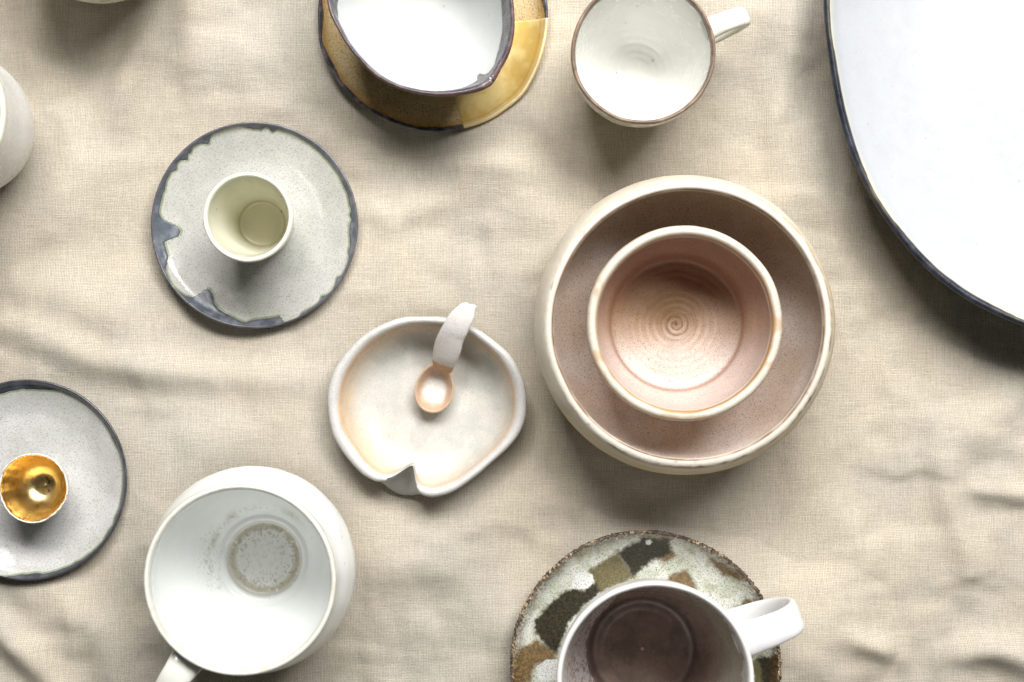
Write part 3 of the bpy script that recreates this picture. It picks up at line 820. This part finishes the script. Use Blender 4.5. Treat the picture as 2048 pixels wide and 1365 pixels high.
def small_bowl():
    zb = .0083; zr = zb + .048; cx, cy = 1370, 647.5
    x, y = P(cx, cy, zr)
    root = thing('small_bowl', 'small cream-rimmed pink bowl with a brown throwing spiral, nested inside the large bowl', 'bowl', (x, y, zb))
    R = 196.5 * MPP * (CAM_D - zr) / CAM_D / MM
    w = Ware([(0,5.7),(1.5,5.8),(4,6.0),(15,6.2),(28,7.0),(31.6,8.4),(32.8,10.2),(34.6,14),(38.2,24),(40.3,36),(40.8,43),(41.6,46.6),(43,47.9),(44.6,47.6),(45.7,46),(46,43),(45.3,37),(42,22),(36,8),(27,1.5),(25,0),(22,0),(21,1),(0,1)], R, 90, wobble=.008, zwob=.5)
    def body(q):
        th = q['th']; r = q['r']
        n = fbm(q['x']*.07, q['y']*.07, q['z']*.07, 16, 4)
        a = mixc(np.broadcast_to(lin(178, 148, 120), (*q['x'].shape, 3)), lin(178, 152, 132), sst(.35, .65, n))
        # paler throwing rings and brown spiral of iron in the floor
        sp = np.sin(r * 2*PI/3.7 - th + 2.2*(fbm(q['x']*.08, q['y']*.08, seed=4) - .5))
        inr = sst(29, 18, r)
        a = mixc(a, lin(224, 208, 200), sst(0, .9, sp) * .18 * inr)
        a = mixc(a, lin(150, 112, 74), sst(.35, .95, -sp) * .50 * sst(24, 10, r) * sst(.3, .6, fbm(q['x']*.12+7, q['y']*.12, seed=12)))
        blush = np.exp(-(((q['x'] + 3)/20)**2 + ((q['y'] - 9 - q['x']*.1)/11)**2))  # brown iron, widened to paint in shade on the upper half too
        a = mixc(a, lin(212, 200, 194), sst(2, -20, q['y'] + 6*(n - .5)) * .7)  # lower half painted lighter, as the lit side of the bowl
        a = mixc(a, lin(144, 104, 76), sst(-4, 22, q['y']) * .85)  # upper half painted darker, standing in for shade under the rim
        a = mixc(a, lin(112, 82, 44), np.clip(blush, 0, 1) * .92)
        lines = np.sin(r * 2*PI/1.45 - th + 3*(fbm(q['x']*.1, q['y']*.1, seed=24) - .5))
        a = mixc(a, lin(120, 86, 50), sst(.3, .95, lines) * .4 * sst(18, 8, r) * sst(-8, 6, q['y'] + 8*(n-.5)))
        curl = np.sin(r * 2*PI/2.6 - th + .6*(n - .5))
        a = mixc(a, lin(96, 64, 34), sst(.15, .9, curl) * .7 * sst(11, 3.5, r))
        a = mixc(a, lin(90, 58, 30), np.exp(-(r/1.0)**2) * .9)
        a = mixc(a, lin(150, 108, 92), np.exp(-((r - 32.3)/.9)**2) * .75)
        a = mixc(a, lin(222, 190, 182), sst(33, 36, r) * .25)
        o = mixc(np.broadcast_to(lin(206, 186, 152), (*q['x'].shape, 3)), lin(176, 130, 80), sst(.4, .7, n) * .7)
        return np.where(q['inn'][..., None], a, o)
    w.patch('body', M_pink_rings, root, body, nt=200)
    def rim(q):
        n = fbm(q['x']*.12, q['y']*.12, q['z']*.3, 41, 4); n2 = fbm(q['x']*.4, q['y']*.4, q['z']*.6, 45, 3)
        c = np.broadcast_to(lin(216, 209, 193), (*q['x'].shape, 3))
        sd = sst(-.5, .6, np.cos(q['th'] + .35))
        c = mixc(c, lin(170, 122, 74), np.exp(-((q['u'] - .29 - .1*(n-.5))/.08)**2) * (.65 + .35*sd))
        c = mixc(c, lin(178, 138, 88), np.exp(-((q['u'] - .8)/.14)**2) * .7 * sst(.3, .6, n2))
        c = mixc(c, lin(190, 148, 98), sst(.55, .7, n) * .5)
        return c
    i = int(w.tlip * (len(w.T)-1)); tin = w.T[:i][np.argmax(w.prof[:i, 1] > 41.5)]
    w.patch('rim', M_cream, root, rim, t0=tin, t1=w.t_out(41), nt=50, off=.15, feather=.1)
small_bowl()

# ------------------------------------------------------------------ white mug, lower left
def white_mug():
    zr = .080; cx, cy = 479, 1161
    x, y = rest(cx, cy, zr, 26)
    root = thing('round_mug', 'round-bellied glossy white mug with brown-stained bottom and a handle', 'mug', (x, y, 0))
    w = Ware([(0,5.4),(15.5,5.4),(18,6.2),(18.9,8.6),(20,9.6),(22.4,10.0),(23.6,11.2),(29,15.5),(38.5,27),(43.6,43),(43.4,58),(41.4,70),(40.6,77),(41.2,79.4),(42.1,80),(43,79.5),(43.2,77.6),(44,71),(47.2,58),(48.7,45),(44.8,28),(35,12),(27,3),(25,0),(22,0),(21,2),(0,2)], 48.7, 100, wobble=.006, zwob=.5)
    def body(q):
        x_, y_, r = q['x'], q['y'], q['r']
        c = np.broadcast_to(lin(238, 240, 238), (*x_.shape, 3))
        n = fbm(x_*.5, y_*.5, seed=2, octv=4); n2 = fbm(x_*1.6, y_*1.6, seed=5, octv=3)
        ang = q['th'] + (n - .5)
        # worn brown ring in the well, grey scratches above the ledge
        well = np.exp(-((r - 16.0)/2.4)**2)
        c = mixc(c, lin(168, 156, 124), np.where(q['inn'], well * sst(.2, .5, n + .10) * .7, 0))
        c = mixc(c, lin(206, 204, 198), np.where(q['inn'], sst(13.5, 12, r) * .5, 0))
        fl = fbm(x_*1.1+3, y_*1.1, seed=25, octv=5)
        c = mixc(c, lin(140, 120, 106), np.where(q['inn'], sst(.50, .70, fl) * sst(18.6, 15, r) * (.15 + .35*sst(5, 15, r)), 0))
        up = sst(.15, .8, np.sin(q['th'] - .35))
        smear = np.exp(-((r - 26.2)/1.8)**2) * up * q['inn']
        c = mixc(c, lin(160, 146, 124), smear * (sst(.30, .60, fbm(x_*.13, y_*.13, seed=33, octv=2)) * .45 + sst(.5, .7, fbm(x_*.9, y_*.9, seed=36, octv=3)) * .3))
        lf = np.exp(-((ang - PI)/.5)**2 - ((r - 26)/5)**2) * q['inn']
        sc = fbm(x_*2.6 + y_*.8, y_*.7 - x_*.3, seed=9, octv=3)
        c = mixc(c, lin(120, 118, 112), lf * sst(.55, .72, sc) * .45)
        c = mixc(c, lin(210, 200, 178), np.where(q['inn'], 0, sst(45, 20, q['z'])) * .4)
        return c
    global TH_N
    TH_N = 540
    w.patch('body', M_white_gloss, root, body, nt=330)
    def rim(q):
        n = fbm(x*0 + q['x']*.3, q['y']*.3, q['z']*.3, 61, 4)
        c = np.broadcast_to(lin(226, 226, 218), (*q['x'].shape, 3))
        return mixc(c, lin(178, 166, 138), np.exp(-((q['u'] - .34)/.1)**2) * .35 + sst(.5, .7, n) * .25)
    w.patch('rim', M_white_gloss, root, rim, t0=w.tlip - .02, t1=w.tlip + .022, nt=26, off=.12, feather=.15)
    TH_N = 360
    phi = math.radians(236)
    radial_handle('handle', M_white_gloss, root, phi, [(42.5,68),(49,71.5),(57,72.5),(65,69),(69.5,60),(69,49),(64,40),(56,34),(46.5,31)], [17,14,12.5,12,12,12,12,14], [6.5,5.4,4.8,4.6,4.6,4.8,6], lin(222, 222, 214))
white_mug()

# ------------------------------------------------------------------ patterned plate with mug, lower right
def camo_plate():
    zr = .0165; cx, cy = 1291, 1331
    x, y = rest(cx, cy, zr, 38)
    root = thing('patterned_plate', 'rough-edged plate glazed in black, olive and white blocks, under the white mug', 'plate', (x, y, 0))
    R = 269 * MPP * (CAM_D - zr) / CAM_D / MM
    def dfm(x, y, z, T, TH, s):
        k = sst(.9, .99, np.hypot(x, y) / s.R)
        n = (fbm(x*1.1, y*1.1, z*1.1, 95, 3) - .5) * 2.2 * k
        return x + n*np.cos(TH), y + n*np.sin(TH), z + n*.6
    w = Ware([(0,5),(40,5),(51,6.6),(59,10.5),(64,15.4),(65.2,16.5),(66,16.4),(66.2,15.2),(61,9),(50,3),(40,1.2),(39,0),(36,0),(35,2),(0,2)], R, 110, wobble=.008, zwob=.6, deform=dfm)
    sc = 3.012
    def Q(pts):     # traced patch -> plate coordinates (mm)
        out = []
        for a, b in pts:
            q = P(a/sc + 980, b/sc + 1030, .009); out.append(((q[0]-x)/MM, (q[1]-y)/MM))
        return np.array(out)
    def sdf(X, Y, poly):
        d = np.full(X.shape, 1e9); ins = np.zeros(X.shape, bool)
        n = len(poly)
        for i in range(n):
            a = poly[i]; b = poly[(i+1) % n]; e = b - a
            wx, wy = X - a[0], Y - a[1]
            t = np.clip((wx*e[0] + wy*e[1]) / (e**2).sum(), 0, 1)
            d = np.minimum(d, (wx - e[0]*t)**2 + (wy - e[1]*t)**2)
            c1 = Y >= a[1]; c2 = Y < b[1]; c3 = e[0]*wy > e[1]*wx
            ins ^= (c1 & c2 & c3) | (~c1 & ~c2 & ~c3)
        return np.where(ins, -1, 1) * np.sqrt(d)
    BLACK = [Q([(365,540),(440,470),(500,448),(560,462),(640,415),(670,470),(560,560),(480,660),(420,800),(405,850),(350,800),(300,745),(262,690),(268,640)]),
             Q([(770,222),(930,130),(1090,130),(1075,180),(1090,230),(1000,270),(860,380)]),
             Q([(1620,860),(1760,820),(1780,1010),(1700,1100),(1640,1000)]),
             Q([(700,1250),(1200,1250),(1200,1600),(700,1600)])]
    OLIVE = [Q([(590,335),(770,225),(860,380),(740,440),(670,475),(610,390)]),
             Q([(1580,880),(1630,860),(1650,1010),(1600,1100)]),
             Q([(200,1300),(520,1200),(640,1500),(420,1650)])]
    BROWN = [Q([(1060,400),(1120,360),(1195,330),(1260,460),(1160,480)]),
             Q([(1000,270),(1080,180),(1135,250),(1060,290)]),
             Q([(1300,230),(1400,280),(1530,380),(1470,385),(1400,370),(1330,290)]),
             Q([(1490,560),(1540,500),(1640,520),(1660,590),(1600,610)]),
             Q([(128,880),(180,800),(280,750),(400,830),(400,900),(270,920),(250,1010),(128,1010)])]
    WHITE = [Q([(500,355),(560,340),(620,365),(628,410),(590,450),(540,455),(480,448),(500,400)]),
             Q([(935,150),(960,142),(975,160),(960,180),(938,175)]),
             Q([(280,920),(340,880),(420,880),(440,1010),(300,1010)])]
    def body(q):
        X, Y = q['x'], q['y']
        wx = X + 1.1*(fbm(X*.28, Y*.28, seed=2) - .5)*2 + 1.1*(fbm(X*1.3, Y*1.3, seed=3) - .5)*2
        wy = Y + 1.1*(fbm(X*.28+9, Y*.28, seed=4) - .5)*2 + 1.1*(fbm(X*1.3, Y*1.3, seed=5) - .5)*2
        n = fbm(X*.14, Y*.14, seed=7, octv=4); g = fbm(X*1.5, Y*1.5, seed=6, octv=3)
        c = mixc(np.broadcast_to(lin(196, 200, 184), (*X.shape, 3)), lin(216, 218, 208), sst(.4, .65, n))
        c = mixc(c, lin(150, 134, 96), sst(.56, .68, fbm(X*.22, Y*.22, seed=17)) * .35)
        for p in BROWN: c = mixc(c, mixc(np.broadcast_to(lin(128, 98, 46), (*X.shape, 3)), lin(84, 62, 34), sst(.4, .6, g)), sst(1.3, -1.6, sdf(wx, wy, p)) * .92)
        for p in OLIVE: c = mixc(c, mixc(np.broadcast_to(lin(112, 100, 60), (*X.shape, 3)), lin(84, 80, 48), sst(.4, .6, g)), sst(1.3, -1.0, sdf(wx, wy, p)) * .95)
        for p in BLACK: c = mixc(c, mixc(np.broadcast_to(lin(34, 36, 30), (*X.shape, 3)), lin(58, 54, 38), sst(.5, .65, g)), sst(1.3, -1.0, sdf(wx, wy, p)))
        for p in WHITE: c = mixc(c, lin(222, 224, 220), sst(.35, -.35, sdf(X, Y, p)))
        c = mixc(c, lin(96, 66, 38), sst(w.R-5.5, w.R-1.5, q['r'] + 3.5*(fbm(X*.25, Y*.25, seed=27)-.5)) * sst(.3, .6, g + .1) * .7)
        return np.where(q['inn'][..., None], c, lin(58, 44, 34))
    global TH_N
    TH_N = 900
    w.patch('body', M_camo, root, body, nt=250)
    def crust(q):
        g = fbm(q['x']*1.4, q['y']*1.4, q['z']*1.4, 13, 4); n = fbm(q['x']*.12, q['y']*.12, seed=18, octv=3)
        c = mixc(np.broadcast_to(lin(72, 54, 44), (*q['x'].shape, 3)), lin(34, 28, 26), sst(.4, .6, g))
        return mixc(c, lin(200, 178, 140), sst(.46, .60, g) * (.15 + .8*sst(.4, .6, n)))
    w.patch('rim', M_crust, root, crust, t0=w.t_of_r(w.R - 1.7), t1=w.t_out(8), nt=30, off=.3, feather=.15)
    TH_N = 360
camo_plate()

def dark_mug():
    zb = .0053; zr = zb + .080; cx, cy = 1311, 1362
    x, y = P(cx, cy, zr)
    root = thing('mug', 'white mug with dark brown glazed interior and broad handle, standing on the patterned plate', 'mug', (x, y, zb))
    w = Ware([(0,6),(18,6),(20.2,6.5),(23.5,7.2),(26,9.5),(28.5,15),(34,30),(38.3,50),(41,70),(41.7,77.5),(42.4,79.6),(43.2,80),(43.9,79.4),(44.1,77.5),(43.5,68),(41,48),(37,28),(31,10),(28,1),(27,0),(24,0),(23,1.5),(0,1.5)], 44.1, 120, wobble=.005, zwob=.4)
    def body(q):
        c = np.broadcast_to(lin(222, 220, 218), (*q['x'].shape, 3))
        n = fbm(q['x']*.3, q['y']*.3, q['z']*.3, 3, 4)
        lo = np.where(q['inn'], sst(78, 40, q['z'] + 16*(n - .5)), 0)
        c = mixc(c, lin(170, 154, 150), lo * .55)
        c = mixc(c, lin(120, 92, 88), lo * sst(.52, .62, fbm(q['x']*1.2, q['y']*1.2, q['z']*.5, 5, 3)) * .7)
        return c
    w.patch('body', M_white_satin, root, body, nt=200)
    def gl(q):
        n = fbm(q['x']*.12, q['y']*.12, q['z']*.12, 6, 4)
        c = mixc(np.broadcast_to(lin(142, 122, 114), (*q['x'].shape, 3)), lin(120, 104, 96), sst(.35, .65, n))
        c = mixc(c, lin(182, 178, 162), sst(16, 60, q['z']) * .85)
        c = mixc(c, lin(54, 42, 40), np.exp(-((q['r'] - 25.5)/1.6)**2) * .6)
        scr = fbm(q['x']*1.6 + 3, q['y']*.5 + q['x']*.5, seed=8, octv=4)
        return mixc(c, lin(158, 146, 130), sst(.66, .74, scr) * sst(20, 15, q['r']) * .5)
    # the dark glaze climbs the right wall nearly to the lip and stops low on the left
    def top(a):
        rgt = sst(-.75, -.15, np.cos(a + .12))
        r = 28.0 + 12.9 * rgt + 1.5*(fbm(9*np.cos(a), 9*np.sin(a), seed=3, octv=4) - .5)
        r = r + .5*(fbm(50*np.cos(a), 50*np.sin(a), seed=13, octv=2) - .5)
        return w.t_of_r(r)
    w.patch('interior_glaze', M_dark_in, root, gl, t0=.003, t1=top, nt=120, off=.16, feather=.01)
    def rim(q): return np.broadcast_to(lin(226, 224, 222), (*q['x'].shape, 3))
    w.patch('rim', M_white_satin, root, rim, t0=w.tlip - .03, t1=w.tlip + .022, nt=22, off=.25, feather=.15)
    phi = math.radians(21)
    radial_handle('handle', M_white_gloss, root, phi, [(41.6,64),(48,67.5),(56,69),(64,67.8),(70.4,62),(71.8,53),(68.5,42),(61,32),(51,25.5),(38,22)], [18,15.5,14.5,14.5,14.5,14,13.5,13,14], [7,5.6,4.8,4.6,4.6,4.6,5,6], lin(226, 226, 226))
dark_mug()

# ------------------------------------------------------------------ pieces cut by the frame
def edge_pots():
    zr = .062
    x, y = P(-150, 226, zr+.012); feet.append((x, y, .028))
    root = thing('white_beaker', 'white rounded beaker cut by the left edge of the picture', 'beaker', (x, y, 0))
    w = Ware([(0,6),(20,6.5),(28,14),(31.6,30),(33,52),(33.6,70),(34.2,73.4),(35.2,74),(36.2,73.2),(36.4,70),(35.8,50),(35.5,32),(32,14),(27,4),(25,0),(22,0),(21,2),(0,2)], 36.2, 130, wobble=.006)
    w.patch('body', M_white_satin, root, flat(lin(230, 230, 226)), nt=120)
    w.patch('rim', M_white_satin, root, flat(lin(224, 226, 208)), t0=w.tlip - .02, t1=w.tlip + .03, nt=20, off=.15, feather=.15)
    x, y = P(190, -171, .045); feet.append((x, y, .026))
    root = thing('cream_bowl', 'cream bowl cut by the top edge of the picture, only its curved side showing', 'bowl', (x, y, 0))
    w = Ware([(0,6),(18,6.5),(28,14),(35,28),(38,46),(38.6,56),(39.4,58),(40.4,57.4),(41,54),(41.2,44),(38,26),(31,12),(24,4),(22,0),(19,0),(18,2),(0,2)], 41.0, 140, wobble=.006)
    w.patch('body', M_white_satin, root, flat(lin(220, 214, 196)), nt=120)
    w.patch('rim', M_white_satin, root, flat(lin(222, 218, 206)), t0=w.tlip - .02, t1=w.tlip + .02, nt=20, off=.15, feather=.15)
edge_pots()
build_cloth()
